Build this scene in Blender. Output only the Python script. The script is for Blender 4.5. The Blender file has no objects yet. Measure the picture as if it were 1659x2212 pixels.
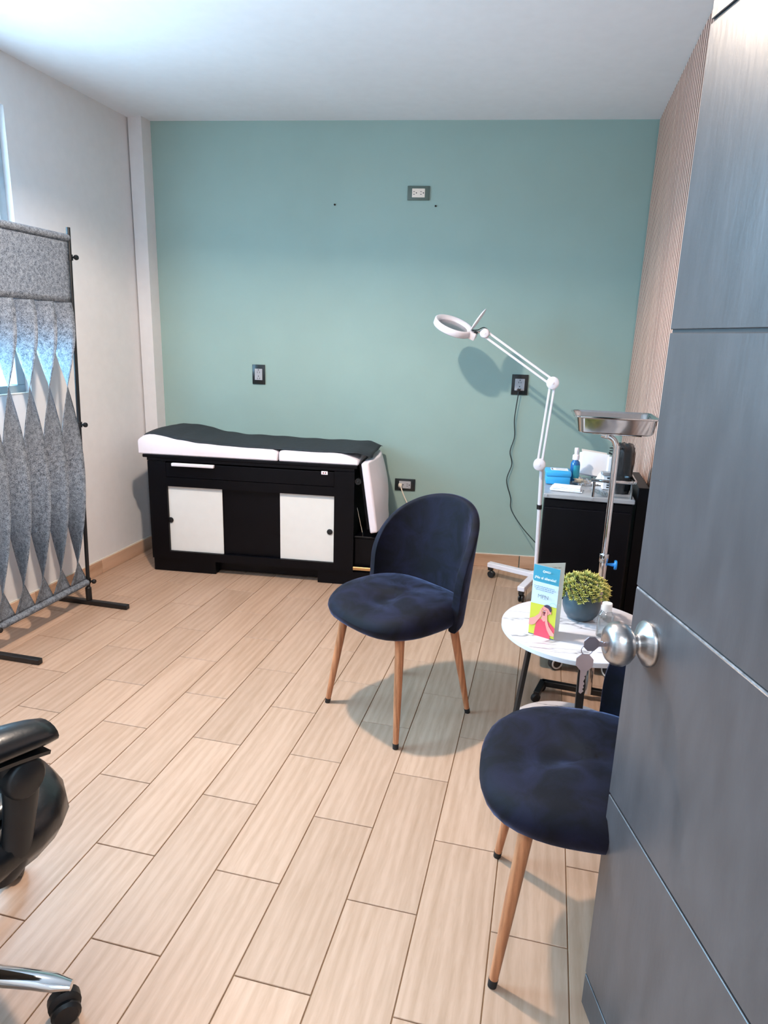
import bpy, bmesh, math, random
from mathutils import Vector, Matrix
random.seed(7)
S = bpy.context.scene
COL = S.collection
PI = math.pi

# ------------------------------------------------------------------ camera, world, exposure
CAM_POS = Vector((2.2238, 0.0, 1.5240))
CF = Vector((-0.22181938, 0.94213621, -0.25134744)); CR = Vector((0.97111919, 0.23668373, 0.0301386)); CU = Vector((-0.08788452, 0.23740299, 0.96742758))
cd = bpy.data.cameras.new('camera'); cam = bpy.data.objects.new('camera', cd); COL.objects.link(cam)
cam.matrix_world = Matrix(((CR.x, CU.x, -CF.x, CAM_POS.x), (CR.y, CU.y, -CF.y, CAM_POS.y), (CR.z, CU.z, -CF.z, CAM_POS.z), (0, 0, 0, 1)))
cd.sensor_fit = 'VERTICAL'; cd.sensor_height = 36.0; cd.sensor_width = 27.0
cd.lens = 1453.2 / 2212 * 36.0; cd.clip_start = 0.02
S.camera = cam
w = bpy.data.worlds.new('daylight'); S.world = w; w.use_nodes = True
wt = w.node_tree; bg = wt.nodes['Background']; bg.inputs[1].default_value = 27.0
wc = wt.nodes.new('ShaderNodeTexCoord'); ws = wt.nodes.new('ShaderNodeSeparateXYZ'); wr_ = wt.nodes.new('ShaderNodeValToRGB')   # bright hazy sky above, duller ground below the horizon
wt.links.new(wc.outputs['Generated'], ws.inputs[0]); wt.links.new(ws.outputs['Z'], wr_.inputs[0]); wt.links.new(wr_.outputs[0], bg.inputs[0])
we = wr_.color_ramp.elements; we[0].position = 0.0; we[0].color = (.26, .40, .52, 1); we[1].position = .06; we[1].color = (.36, .71, 1.0, 1)
S.view_settings.view_transform = 'Standard'; S.view_settings.look = 'None'
S.view_settings.exposure = 0.36; S.view_settings.gamma = 1.0; S.view_settings.use_curve_mapping = False
def area_light(name, loc, rot, sx, sy, power, color, parent=None, portal=False):
    l = bpy.data.lights.new(name, 'AREA'); l.shape = 'RECTANGLE'; l.size = sx; l.size_y = sy; l.energy = power; l.color = color
    if portal: l.cycles.is_portal = True
    o = bpy.data.objects.new(name, l); COL.objects.link(o); o.location = loc; o.rotation_euler = rot
    if parent: o.parent = parent
    return o
LAMP_POWER = 62.0; LAMP_COLOR = (1.0, 0.82, 0.68); LAMP_X, LAMP_Y = 1.05, 2.3
HALL_POWER = 30.0; HALL_COLOR = (1.0, 0.95, 0.92)
area_light('window_daylight', (-0.60, 2.05, 1.86), (0, -PI/2, 0), 1.40, 2.2, 1, (1, 1, 1), portal=True)

# ------------------------------------------------------------------ materials
def lin(c): return tuple(((x/255)/12.92 if x/255 <= .04045 else ((x/255+.055)/1.055)**2.4) for x in c)
class NT:
    def __init__(s, name):
        s.m = bpy.data.materials.new(name); s.m.use_nodes = True; s.t = s.m.node_tree; s.n = s.t.nodes; s.l = s.t.links
        s.b = s.n['Principled BSDF']; s.out = s.n['Material Output']
    def add(s, k, **kw):
        n = s.n.new(k)
        for a, v in kw.items(): setattr(n, a, v)
        return n
    def link(s, a, b): s.l.new(a, b)
def mat(name, c, rough=.5, metal=0., spec=None, var=.06, scale=18., bump=0., bscale=120., sheen=None, coat=0., emit=None, stretch=None, raw=False):
    t = NT(name); col = c if raw else lin(c)
    t.b.inputs['Roughness'].default_value = rough; t.b.inputs['Metallic'].default_value = metal
    if spec is not None: t.b.inputs['Specular IOR Level'].default_value = spec
    tc = t.add('ShaderNodeTexCoord'); src = tc.outputs['Object']
    if stretch:
        mp = t.add('ShaderNodeMapping'); mp.inputs['Scale'].default_value = stretch; t.link(src, mp.inputs['Vector']); src = mp.outputs[0]
    nz = t.add('ShaderNodeTexNoise'); nz.inputs['Scale'].default_value = scale; nz.inputs['Detail'].default_value = 4; t.link(src, nz.inputs['Vector'])
    rp = t.add('ShaderNodeValToRGB'); e = rp.color_ramp.elements
    e[0].position = .3; e[1].position = .7
    e[0].color = (*[max(0, x*(1-var)) for x in col], 1); e[1].color = (*[min(1, x*(1+var)) for x in col], 1)
    t.link(nz.outputs['Fac'], rp.inputs[0]); t.link(rp.outputs[0], t.b.inputs['Base Color'])
    if bump:
        n2 = t.add('ShaderNodeTexNoise'); n2.inputs['Scale'].default_value = bscale; n2.inputs['Detail'].default_value = 3; t.link(src, n2.inputs['Vector'])
        bp = t.add('ShaderNodeBump'); bp.inputs['Strength'].default_value = bump; bp.inputs['Distance'].default_value = .004
        t.link(n2.outputs['Fac'], bp.inputs['Height']); t.link(bp.outputs[0], t.b.inputs['Normal'])
    if sheen:
        t.b.inputs['Sheen Weight'].default_value = sheen[0]; t.b.inputs['Sheen Roughness'].default_value = sheen[1]
        t.b.inputs['Sheen Tint'].default_value = (*lin(sheen[2]), 1)
    if coat: t.b.inputs['Coat Weight'].default_value = coat; t.b.inputs['Coat Roughness'].default_value = .1
    if emit: t.b.inputs['Emission Color'].default_value = (*emit[0], 1); t.b.inputs['Emission Strength'].default_value = emit[1]
    return t.m
def wood_mat(name, base, dark, rough=.45, along='Y', per_object=True, sc=9., bump=.12, rings=.35):
    t = NT(name); t.b.inputs['Roughness'].default_value = rough
    tc = t.add('ShaderNodeTexCoord'); oi = t.add('ShaderNodeObjectInfo')
    mul = t.add('ShaderNodeVectorMath', operation='SCALE'); mul.inputs[0].default_value = (37., 91., 13.); t.link(oi.outputs['Random'], mul.inputs['Scale'])
    ad = t.add('ShaderNodeVectorMath', operation='ADD'); t.link(tc.outputs['Object'], ad.inputs[0])
    if per_object: t.link(mul.outputs[0], ad.inputs[1])
    mp = t.add('ShaderNodeMapping'); k = {'X': (.09, 1, 1), 'Y': (1, .09, 1), 'Z': (1, 1, .09)}[along]
    mp.inputs['Scale'].default_value = k; t.link(ad.outputs[0], mp.inputs['Vector'])
    n1 = t.add('ShaderNodeTexNoise'); n1.inputs['Scale'].default_value = sc*9; n1.inputs['Detail'].default_value = 5; n1.inputs['Roughness'].default_value = .65; n1.inputs['Distortion'].default_value = .6
    n2 = t.add('ShaderNodeTexNoise'); n2.inputs['Scale'].default_value = sc; n2.inputs['Detail'].default_value = 2; n2.inputs['Distortion'].default_value = 1.2
    wv = t.add('ShaderNodeTexWave', wave_type='RINGS', rings_direction={'X': 'X', 'Y': 'Y', 'Z': 'Z'}[along]); wv.inputs['Scale'].default_value = sc*.9; wv.inputs['Distortion'].default_value = 7; wv.inputs['Detail'].default_value = 3; wv.inputs['Detail Scale'].default_value = 1.2
    for n in (n1, n2, wv): t.link(mp.outputs[0], n.inputs['Vector'])
    m1 = t.add('ShaderNodeMix', data_type='FLOAT'); m1.inputs[0].default_value = rings; t.link(n1.outputs['Fac'], m1.inputs[2]); t.link(wv.outputs['Fac'], m1.inputs[3])
    m2 = t.add('ShaderNodeMix', data_type='FLOAT'); m2.inputs[0].default_value = .4; t.link(m1.outputs[0], m2.inputs[2]); t.link(n2.outputs['Fac'], m2.inputs[3])
    rp = t.add('ShaderNodeValToRGB'); e = rp.color_ramp.elements; e[0].position = .28; e[1].position = .62
    e[0].color = (*lin(dark), 1); e[1].color = (*lin(base), 1); t.link(m2.outputs[0], rp.inputs[0])
    hs = t.add('ShaderNodeHueSaturation'); mr = t.add('ShaderNodeMapRange'); mr.inputs['To Min'].default_value = .93; mr.inputs['To Max'].default_value = 1.06
    t.link(oi.outputs['Random'], mr.inputs[0])
    if per_object: t.link(mr.outputs[0], hs.inputs['Value'])
    t.link(rp.outputs[0], hs.inputs['Color']); t.link(hs.outputs[0], t.b.inputs['Base Color'])
    if bump:
        bp = t.add('ShaderNodeBump'); bp.inputs['Strength'].default_value = bump; bp.inputs['Distance'].default_value = .002; t.link(m1.outputs[0], bp.inputs['Height']); t.link(bp.outputs[0], t.b.inputs['Normal'])
    return t.m
def velvet_mat(name, dark, light, tint, sw):
    t = NT(name); t.b.inputs['Roughness'].default_value = .75; t.b.inputs['Specular IOR Level'].default_value = .2
    tc = t.add('ShaderNodeTexCoord')
    n1 = t.add('ShaderNodeTexNoise'); n1.inputs['Scale'].default_value = 9; n1.inputs['Detail'].default_value = 9; n1.inputs['Roughness'].default_value = .6; n1.inputs['Distortion'].default_value = 1.0
    t.link(tc.outputs['Object'], n1.inputs['Vector'])
    rp = t.add('ShaderNodeValToRGB'); e = rp.color_ramp.elements; e[0].position = .42; e[1].position = .64
    e[0].color = (*lin(dark), 1); e[1].color = (*lin(light), 1); t.link(n1.outputs['Fac'], rp.inputs[0]); t.link(rp.outputs[0], t.b.inputs['Base Color'])
    mr = t.add('ShaderNodeMapRange'); mr.inputs['From Min'].default_value = .35; mr.inputs['From Max'].default_value = .7; mr.inputs['To Min'].default_value = sw*.18; mr.inputs['To Max'].default_value = sw
    t.link(n1.outputs['Fac'], mr.inputs[0]); t.link(mr.outputs[0], t.b.inputs['Sheen Weight'])
    t.b.inputs['Sheen Roughness'].default_value = .32; t.b.inputs['Sheen Tint'].default_value = (*lin(tint), 1)
    n2 = t.add('ShaderNodeTexNoise'); n2.inputs['Scale'].default_value = 420; t.link(tc.outputs['Object'], n2.inputs['Vector'])
    bp = t.add('ShaderNodeBump'); bp.inputs['Strength'].default_value = .25; bp.inputs['Distance'].default_value = .001; t.link(n2.outputs['Fac'], bp.inputs['Height']); t.link(bp.outputs[0], t.b.inputs['Normal'])
    return t.m
def felt_mat():
    t = NT('grey_felt'); t.b.inputs['Roughness'].default_value = .95; t.b.inputs['Specular IOR Level'].default_value = .1
    tc = t.add('ShaderNodeTexCoord'); n1 = t.add('ShaderNodeTexNoise'); n1.inputs['Scale'].default_value = 260; n1.inputs['Detail'].default_value = 3
    n2 = t.add('ShaderNodeTexNoise'); n2.inputs['Scale'].default_value = 60; n2.inputs['Detail'].default_value = 4
    for n in (n1, n2): t.link(tc.outputs['Object'], n.inputs['Vector'])
    mx = t.add('ShaderNodeMix', data_type='FLOAT'); mx.inputs[0].default_value = .35; t.link(n1.outputs['Fac'], mx.inputs[2]); t.link(n2.outputs['Fac'], mx.inputs[3])
    rp = t.add('ShaderNodeValToRGB'); e = rp.color_ramp.elements; e[0].position = .38; e[1].position = .62; e[0].color = (*lin((70, 76, 86)), 1); e[1].color = (*lin((164, 172, 182)), 1)
    t.link(mx.outputs[0], rp.inputs[0]); t.link(rp.outputs[0], t.b.inputs['Base Color'])
    # thin felt lets a little light through
    tr = t.add('ShaderNodeBsdfTranslucent'); tr.inputs[0].default_value = (*lin((140, 140, 145)), 1); ms = t.add('ShaderNodeMixShader'); ms.inputs[0].default_value = .22
    t.link(t.b.outputs[0], ms.inputs[1]); t.link(tr.outputs[0], ms.inputs[2]); t.link(ms.outputs[0], t.out.inputs[0])
    return t.m
def thin_glass(name, tint=(1, 1, 1), refl=.06, rough=.02):
    t = NT(name); tr = t.add('ShaderNodeBsdfTransparent'); tr.inputs[0].default_value = (*tint, 1)
    gl = t.add('ShaderNodeBsdfGlossy'); gl.inputs['Roughness'].default_value = rough
    fr = t.add('ShaderNodeLayerWeight'); fr.inputs[0].default_value = .25
    mr = t.add('ShaderNodeMapRange'); mr.inputs['To Min'].default_value = refl; mr.inputs['To Max'].default_value = .6; t.link(fr.outputs['Fresnel'], mr.inputs[0])
    ms = t.add('ShaderNodeMixShader'); t.link(mr.outputs[0], ms.inputs[0]); t.link(tr.outputs[0], ms.inputs[1]); t.link(gl.outputs[0], ms.inputs[2]); t.link(ms.outputs[0], t.out.inputs[0])
    return t.m
def marble_mat():
    t = NT('white_marble'); t.b.inputs['Roughness'].default_value = .22
    tc = t.add('ShaderNodeTexCoord'); mp = t.add('ShaderNodeMapping'); mp.inputs['Rotation'].default_value = (0, 0, -.35); mp.inputs['Scale'].default_value = (1.0, 5.5, 1); t.link(tc.outputs['Object'], mp.inputs['Vector'])
    nz = t.add('ShaderNodeTexNoise'); nz.inputs['Scale'].default_value = 1.3; nz.inputs['Detail'].default_value = 6; nz.inputs['Distortion'].default_value = .5; t.link(mp.outputs[0], nz.inputs['Vector'])
    sb = t.add('ShaderNodeMath', operation='SUBTRACT'); sb.inputs[1].default_value = .5; ab = t.add('ShaderNodeMath', operation='ABSOLUTE'); t.link(nz.outputs['Fac'], sb.inputs[0]); t.link(sb.outputs[0], ab.inputs[0])
    rp = t.add('ShaderNodeValToRGB'); e = rp.color_ramp.elements; e[0].position = 0.; e[1].position = .009; e[0].color = (*lin((130, 128, 130)), 1); e[1].color = (*lin((206, 203, 208)), 1)
    t.link(ab.outputs[0], rp.inputs[0]); t.link(rp.outputs[0], t.b.inputs['Base Color'])
    return t.m
def leaf_mat():
    t = NT('plastic_leaf'); t.b.inputs['Roughness'].default_value = .55
    tc = t.add('ShaderNodeTexCoord'); sx = t.add('ShaderNodeSeparateXYZ'); t.link(tc.outputs['Object'], sx.inputs[0])
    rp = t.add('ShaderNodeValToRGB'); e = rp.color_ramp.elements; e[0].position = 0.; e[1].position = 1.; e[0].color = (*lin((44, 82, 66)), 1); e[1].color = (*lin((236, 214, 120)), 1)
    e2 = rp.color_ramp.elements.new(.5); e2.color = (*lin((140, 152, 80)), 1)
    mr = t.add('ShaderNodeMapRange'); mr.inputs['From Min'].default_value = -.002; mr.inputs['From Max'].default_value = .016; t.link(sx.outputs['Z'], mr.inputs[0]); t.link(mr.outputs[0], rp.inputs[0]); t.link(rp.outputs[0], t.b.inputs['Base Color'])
    return t.m
M = dict(
    wall=mat('white_wall_paint', (224, 222, 222), .7, var=.02, bump=.03, bscale=60),
    green=mat('sage_wall_paint', (150, 175, 168), .6, var=.02, scale=5, bump=.02, bscale=80),
    ceil=mat('ceiling_paint', (238, 240, 244), .8, var=.015, bump=.04, bscale=40),
    grout=mat('grout', (140, 112, 84), .9, var=.1), caulk=mat('white_caulk', (214, 206, 194), .7),
    tile=wood_mat('wood_look_tile', (184, 153, 131), (162, 131, 107), .42, sc=11., rings=.22),
    bboard=wood_mat('wood_look_baseboard', (212, 174, 146), (182, 142, 112), .42, along='X'),
    slat=wood_mat('slat_wood', (228, 190, 172), (196, 152, 136), .5, along='Z', bump=.05, rings=.1), slatside=mat('slat_edge', (120, 88, 76), .7, var=.1), slatback=mat('slat_backing', (30, 22, 20), .8),
    door=mat('dark_door_laminate', (74, 71, 73), .33, var=.16, scale=22, bump=.08, bscale=90, stretch=(1, 1, .25)), groove=mat('door_groove', (36, 35, 38), .6), paler=mat('pale_groove', (132, 130, 132), .7, var=.45, scale=70),
    frame=mat('window_aluminium', (168, 180, 188), .35, metal=.4), glass=thin_glass('window_glass', refl=.05),
    velvet=velvet_mat('navy_velvet', (5, 6, 16), (15, 16, 36), (158, 166, 212), .72),
    legwood=wood_mat('leg_wood', (196, 132, 92), (150, 92, 58), .4, along='Z', sc=22, bump=.04), cap=mat('black_rubber', (18, 18, 20), .6),
    black=mat('black_lacquer', (4, 4, 9), .38, spec=.18, var=.2), blackm=mat('black_metal', (16, 17, 20), .42, var=.15), blackp=mat('black_plastic', (14, 15, 18), .45, var=.15),
    panel=mat('white_door_panel', (226, 224, 220), .4, var=.015), vinyl=mat('white_vinyl', (232, 222, 228), .42, var=.015, bump=.04, bscale=200),
    sheet=mat('black_cover_fabric', (34, 42, 48), .85, var=.18, scale=40, bump=.15, bscale=300), white=mat('white_plastic', (232, 226, 232), .35, var=.01),
    gold=mat('brass_slide', (214, 172, 118), .3, metal=.8), chrome=mat('chrome', (222, 226, 230), .07, metal=1., var=.01), steel=mat('brushed_steel', (186, 184, 184), .3, metal=1., var=.08, scale=60, stretch=(1, 1, 9)),
    tray=mat('stainless_steel', (200, 206, 210), .1, metal=1., var=.04), keym=mat('key_nickel', (176, 170, 182), .34, metal=1.),
    felt=felt_mat(), leather=mat('black_leather', (9, 10, 13), .28, spec=.6, var=.2, bump=.1, bscale=90), seam=mat('leather_piping', (14, 15, 18), .4),
    marble=marble_mat(), edge=mat('white_edge_band', (204, 208, 216), .35, var=.01), pot=mat('slate_pot', (62, 78, 88), .38, var=.04), soil=mat('dark_soil', (40, 38, 30), .9), leaf=leaf_mat(),
    blue=mat('blue_case', (52, 158, 214), .35, var=.03), bluek=mat('blue_knob_plastic', (40, 140, 220), .3), label=mat('paper_label', (236, 238, 240), .6), ink=mat('grey_ink', (120, 126, 140), .7), inkb=mat('blue_ink', (104, 122, 170), .7),
    bottleb=mat('blue_bottle', (18, 92, 150), .15, spec=.7, var=.1), teal=mat('teal_label', (44, 150, 172), .5), paper=mat('white_carton', (226, 228, 234), .55, var=.02), kraft=mat('grey_carton', (206, 202, 196), .6), 
    pouch=thin_glass('clear_pouch', (.93, .95, .97), refl=.22, rough=.18), gauze=mat('white_packet', (234, 234, 238), .55, var=.04), beige=mat('beige_swab', (216, 200, 176), .6),
    bag=mat('black_bag_plastic', (22, 26, 30), .25, spec=.7, var=.3, bump=.4, bscale=26), pet=thin_glass('clear_bottle', (.9, .93, .94), refl=.14, rough=.05), gel=thin_glass('clear_gel', (.94, .96, .96), refl=.05, rough=.2), capw=mat('frosted_cap', (224, 226, 226), .4),
    cartm=mat('cart_edge_grey', (176, 178, 182), .35, metal=.5), tyre=mat('grey_tyre_ring', (208, 206, 204), .5), plate=mat('smoked_plate', (30, 36, 38), .25, var=.1), plateg=mat('grey_green_plate', (84, 100, 92), .3), insg=mat('grey_socket', (170, 172, 178), .4), insw=mat('cream_socket', (232, 218, 204), .4), slot=mat('socket_slot', (28, 26, 26), .7),
    p_teal=mat('print_teal', (62, 152, 178), .45, var=.01), p_pale=mat('print_pale_blue', (206, 226, 240), .45, var=.02), p_yel=mat('print_yellow', (206, 206, 70), .45, var=.02), p_red=mat('print_red', (226, 76, 96), .45, var=.04), p_skin=mat('print_skin', (236, 156, 146), .45, var=.05), p_hair=mat('print_hair', (74, 62, 84), .45), p_dark=mat('print_dark', (120, 50, 62), .45), p_white=mat('print_white', (244, 246, 248), .45), p_green=mat('print_green_white', (206, 222, 218), .45), p_navy=mat('print_navy', (70, 84, 110), .5), p_sun=mat('print_sun', (176, 206, 230), .45), p_gt=mat('print_grey_green', (96, 122, 118), .5),
    cord=mat('dark_cord', (26, 34, 34), .5), cordw=mat('cream_cord', (232, 220, 204), .45), mag=thin_glass('magnifier_lens', (.95, .96, .97), refl=.1), lampw=mat('lamp_diffuser', (255, 240, 220), .5, emit=((1., .82, .62), 5.)), acryl=mat('lamp_acrylic', (250, 240, 226), .4, emit=((1., .86, .72), 5.0)), print=mat('printed_digits', (130, 40, 40), .6),
)

# ------------------------------------------------------------------ mesh helpers
class B:
    def __init__(s): s.bm = bmesh.new(); s.mi = 0
    def _tag(s, fs):
        for f in fs: f.material_index = s.mi
    def box(s, c, d, bev=0., rot=None, seg=1):
        r = bmesh.ops.create_cube(s.bm, size=1.); vs = r['verts']
        for v in vs: v.co = Vector((v.co.x*d[0], v.co.y*d[1], v.co.z*d[2]))
        if bev:
            es = list({e for v in vs for e in v.link_edges})
            q = bmesh.ops.bevel(s.bm, geom=es, offset=min(bev, min(d)*.45), segments=seg, affect='EDGES', profile=.5); vs = list({v for f in q['faces'] for v in f.verts} | {v for v in vs if v.is_valid})
        if rot is not None:
            for v in vs: v.co = rot @ v.co
        for v in vs: v.co += Vector(c)
        s._tag({f for v in vs for f in v.link_faces}); return s
    def face(s, pts):
        f = s.bm.faces.new([s.bm.verts.new(p) for p in pts]); f.material_index = s.mi; return s
    def prism(s, poly, a, b, axis='z'):
        def P(x, y, z): return {'z': (x, y, z), 'y': (x, z, y), 'x': (z, x, y)}[axis]
        lo = [s.bm.verts.new(P(x, y, a)) for x, y in poly]; hi = [s.bm.verts.new(P(x, y, b)) for x, y in poly]; n = len(poly)
        fs = [s.bm.faces.new(lo[::-1]), s.bm.faces.new(hi)] + [s.bm.faces.new((lo[i], lo[(i+1) % n], hi[(i+1) % n], hi[i])) for i in range(n)]
        s._tag(fs); return s
    def rings(s, rs, close=True, cap0=True, cap1=True):
        L = [[s.bm.verts.new(p) for p in r] for r in rs]; n = len(L[0]); fs = []
        for a, b in zip(L, L[1:]):
            for i in range(n if close else n-1): fs.append(s.bm.faces.new((a[i], a[(i+1) % n], b[(i+1) % n], b[i])))
        if close and cap0: fs.append(s.bm.faces.new(L[0][::-1]))
        if close and cap1: fs.append(s.bm.faces.new(L[-1]))
        s._tag(fs); return s
    def lathe(s, prof, c=(0, 0, 0), n=32, mtx=None, sy=1.):
        rs = []
        for r, z in prof:
            ring = []
            for i in range(n):
                a = 2*PI*i/n; p = Vector((max(r, 1e-5)*math.cos(a), max(r, 1e-5)*math.sin(a)*sy, z))
                if mtx is not None: p = mtx @ p
                ring.append(p + Vector(c))
            rs.append(ring)
        return s.rings(rs)
    def tube(s, pts, r, n=10, cap=True):
        pts = [Vector(p) for p in pts]; rs = []; up = None
        for i, p in enumerate(pts):
            d = (pts[min(i+1, len(pts)-1)] - pts[max(i-1, 0)]).normalized()
            if up is None: up = Vector((0, 0, 1)) if abs(d.z) < .9 else Vector((1, 0, 0))
            x = d.cross(up).normalized(); up = x.cross(d).normalized(); rr = r[i] if isinstance(r, (list, tuple)) else r
            rs.append([p + x*rr*math.cos(2*PI*k/n) + up*rr*math.sin(2*PI*k/n) for k in range(n)])
        return s.rings(rs, cap0=cap, cap1=cap)
    def bar(s, p0, p1, wd, ht, bev=0., up=(0, 0, 1)):
        p0, p1 = Vector(p0), Vector(p1); d = p1-p0; z = Vector(up); x = d.normalized(); y = z.cross(x).normalized(); z = x.cross(y)
        return s.box((p0+p1)/2, (d.length, wd, ht), bev, Matrix((x, y, z)).transposed())
    def grid(s, f, nu, nv):
        V = [[s.bm.verts.new(f(i/nu, j/nv)) for j in range(nv+1)] for i in range(nu+1)]
        s._tag([s.bm.faces.new((V[i][j], V[i+1][j], V[i+1][j+1], V[i][j+1])) for i in range(nu) for j in range(nv)]); return s
    def ball(s, c, r, n=16, sc=(1, 1, 1)):
        q = bmesh.ops.create_uvsphere(s.bm, u_segments=n, v_segments=max(6, n//2), radius=r)
        for v in q['verts']: v.co = Vector((v.co.x*sc[0], v.co.y*sc[1], v.co.z*sc[2])) + Vector(c)
        s._tag({f for v in q['verts'] for f in v.link_faces}); return s
    def mesh(s, name, mats, smooth=None):
        bmesh.ops.recalc_face_normals(s.bm, faces=s.bm.faces)
        me = bpy.data.meshes.new(name); s.bm.to_mesh(me); s.bm.free()
        for m in (mats if isinstance(mats, (list, tuple)) else [mats]): me.materials.append(m)
        if smooth:
            for p in me.polygons: p.use_smooth = True
            me.set_sharp_from_angle(angle=math.radians(smooth))
        return me
    def obj(s, name, mats, parent=None, smooth=35, **kw):
        return link(name, s.mesh(name, mats, smooth), parent, **kw)
def link(name, me, parent=None, loc=None, rotz=None, label=None, kind=None):
    o = bpy.data.objects.new(name, me); COL.objects.link(o)
    if parent: o.parent = parent
    if loc: o.location = loc
    if rotz is not None: o.rotation_euler = (0, 0, rotz)
    if label: o['label'] = label
    if kind: o['kind'] = kind
    return o
def thing(name, label, cat, loc=(0, 0, 0), rotz=0., group=None):
    o = bpy.data.objects.new(name, None); COL.objects.link(o); o.empty_display_size = .05; o.location = loc; o.rotation_euler = (0, 0, rotz)
    o['label'] = label; o['category'] = cat
    if group: o['group'] = group
    return o
def struct(o, label, cat):
    o['kind'] = 'structure'; o['label'] = label; o['category'] = cat; return o
def tag(o, label, cat, group=None):
    o['label'] = label; o['category'] = cat
    if group: o['group'] = group
    return o
def copy_tree(o, parent=None):
    c = o.copy(); COL.objects.link(c)
    if parent: c.parent = parent
    for ch in list(o.children): copy_tree(ch, c)
    return c
def rmz(a): return Matrix.Rotation(a, 3, 'Z')
def smoothpath(pts, n=6):
    P = [Vector(p) for p in pts]; out = []
    for i in range(len(P)-1):
        a, b, c, d = P[max(i-1, 0)], P[i], P[i+1], P[min(i+2, len(P)-1)]
        for k in range(n):
            t = k/n; out.append(.5*((2*b) + (c-a)*t + (2*a-5*b+4*c-d)*t*t + (3*b-a-3*c+d)*t**3))
    return out + [P[-1]]
def text_mesh(body, size, bold=0.):
    cu = bpy.data.curves.new('lettering', 'FONT'); cu.body = body; cu.size = size; cu.align_x = 'CENTER'; cu.offset = bold; cu.resolution_u = 3
    o = bpy.data.objects.new('lettering', cu); COL.objects.link(o); bpy.context.view_layer.update()
    me = bpy.data.meshes.new_from_object(o.evaluated_get(bpy.context.evaluated_depsgraph_get())); bpy.data.objects.remove(o); bpy.data.curves.remove(cu); return me

# ------------------------------------------------------------------ the room
H = 2.7986; XL = -.470; XR = 2.7136; SK = .122; YB = 4.278; AB = math.atan(SK); Y0 = .40
def yback(x): return YB + SK*x
def wallpt(x, z, off=0.): n = Vector((SK, -1, 0)).normalized(); return Vector((x, yback(x), z)) + n*off
fl = struct(B().box((1.1, 1.35, -.065), (3.9, 6.6, .122)).obj('floor', M['grout'], smooth=None), 'floor of pale wood-look porcelain planks laid in half bond', 'floor')
TW, TL, gap = .2, .588, .003; cache = {}
for i in range(-3, 14):
    x0, x1 = max(i*TW, XL+.001), min((i+1)*TW, XR+.015)
    if x1-x0 < .03: continue
    base = 1.785 if i % 2 == 0 else 1.492
    for j in range(-4, 6):
        y0, y1 = base + j*TL, base + (j+1)*TL
        y0, y1 = max(y0, Y0-.12), min(y1, yback((x0+x1)/2)-.004)
        if y1-y0 < .03: continue
        key = (round(x1-x0, 3), round(y1-y0, 3))
        if key not in cache: cache[key] = B().box((0, 0, 0), (key[0]-gap, key[1]-gap, .012), .0012).mesh('floor_tile', M['tile'])
        link('floor_tile', cache[key], fl, ((x0+x1)/2, (y0+y1)/2, -.006))
hf = struct(B().box((2.1, -.86, -.003), (2.4, 1.84, .006)).obj('floor', M['tile'], smooth=None), 'plain hall floor outside the doorway', 'floor')
struct(B().box((1.1, 1.35, H+.06), (3.9, 6.6, .12)).obj('ceiling', M['ceil'], smooth=None), 'plain white plaster ceiling', 'ceiling')
# left wall with window opening
WY0, WY1, WZ0, WZ1 = 1.0, 3.108, 1.177, 2.56; T = .15
b = B(); cx = XL-T/2
b.box((cx, (Y0+4.32)/2-.06, WZ0/2), (T, 4.32-Y0+.12, WZ0)); b.box((cx, (Y0+4.32)/2-.06, (WZ1+H)/2), (T, 4.32-Y0+.12, H-WZ1))
b.box((cx, (Y0-.12+WY0)/2, (WZ0+WZ1)/2), (T, WY0-Y0+.12, WZ1-WZ0)); b.box((cx, (WY1+4.32)/2, (WZ0+WZ1)/2), (T, 4.32-WY1, WZ1-WZ0))
struct(b.obj('wall_left', M['wall'], smooth=None), 'white side wall with the window behind the felt divider', 'wall')
b = B().prism([(-.46, 4.131), (-.366, 4.131), (-.366, yback(-.366)+.01), (-.46, yback(-.46)+.01)], 0, H); struct(b.obj('trim_1', M['wall'], smooth=None), 'square white corner pillar beside the green wall', 'pillar')
b = B().prism([(-.62, yback(-.62)), (2.88, yback(2.88)), (2.88, yback(2.88)+.15), (-.62, yback(-.62)+.15)], 0, H); struct(b.obj('wall_back', M['green'], smooth=None), 'sage green accent wall at the far end', 'wall')
wr = struct(B().box((XR+.018+.06, 2.55, H/2), (.12, 4.3, H)).obj('wall_right', M['slatback'], smooth=None), 'right wall clad in narrow vertical wood slats', 'wall')
sm = B().box((0, 0, 0), (.018, .031, H-.004)).mesh('slat', [M['slat'], M['slatside']])
for p_ in sm.polygons: p_.material_index = 1 if abs(p_.normal.y) > .5 else 0
y = .50
while y < yback(XR)-.02:
    link('slat', sm, wr, (XR+.009, y, H/2)); y += .048
DX0 = 1.66
b = B(); b.box(((XL-T+DX0)/2, Y0-.06, H/2), (DX0-XL+T, .12, H)); b.box(((DX0+2.84)/2, Y0-.06, (2.27+H)/2), (2.84-DX0, .12, H-2.27))
struct(b.obj('wall_front', M['wall'], smooth=None), 'white wall holding the doorway', 'wall')
b = B(); b.box((.95, -.77, H/2), (.1, 2.1, H)); b.box((3.25, -.77, H/2), (.1, 2.1, H)); b.box((2.1, -1.83, H/2), (2.4, .1, H)); b.box((3.02, Y0-.06, H/2), (.36, .12, H))
struct(b.obj('wall_hall', M['wall'], smooth=None), 'white hall walls outside the doorway', 'wall')
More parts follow.
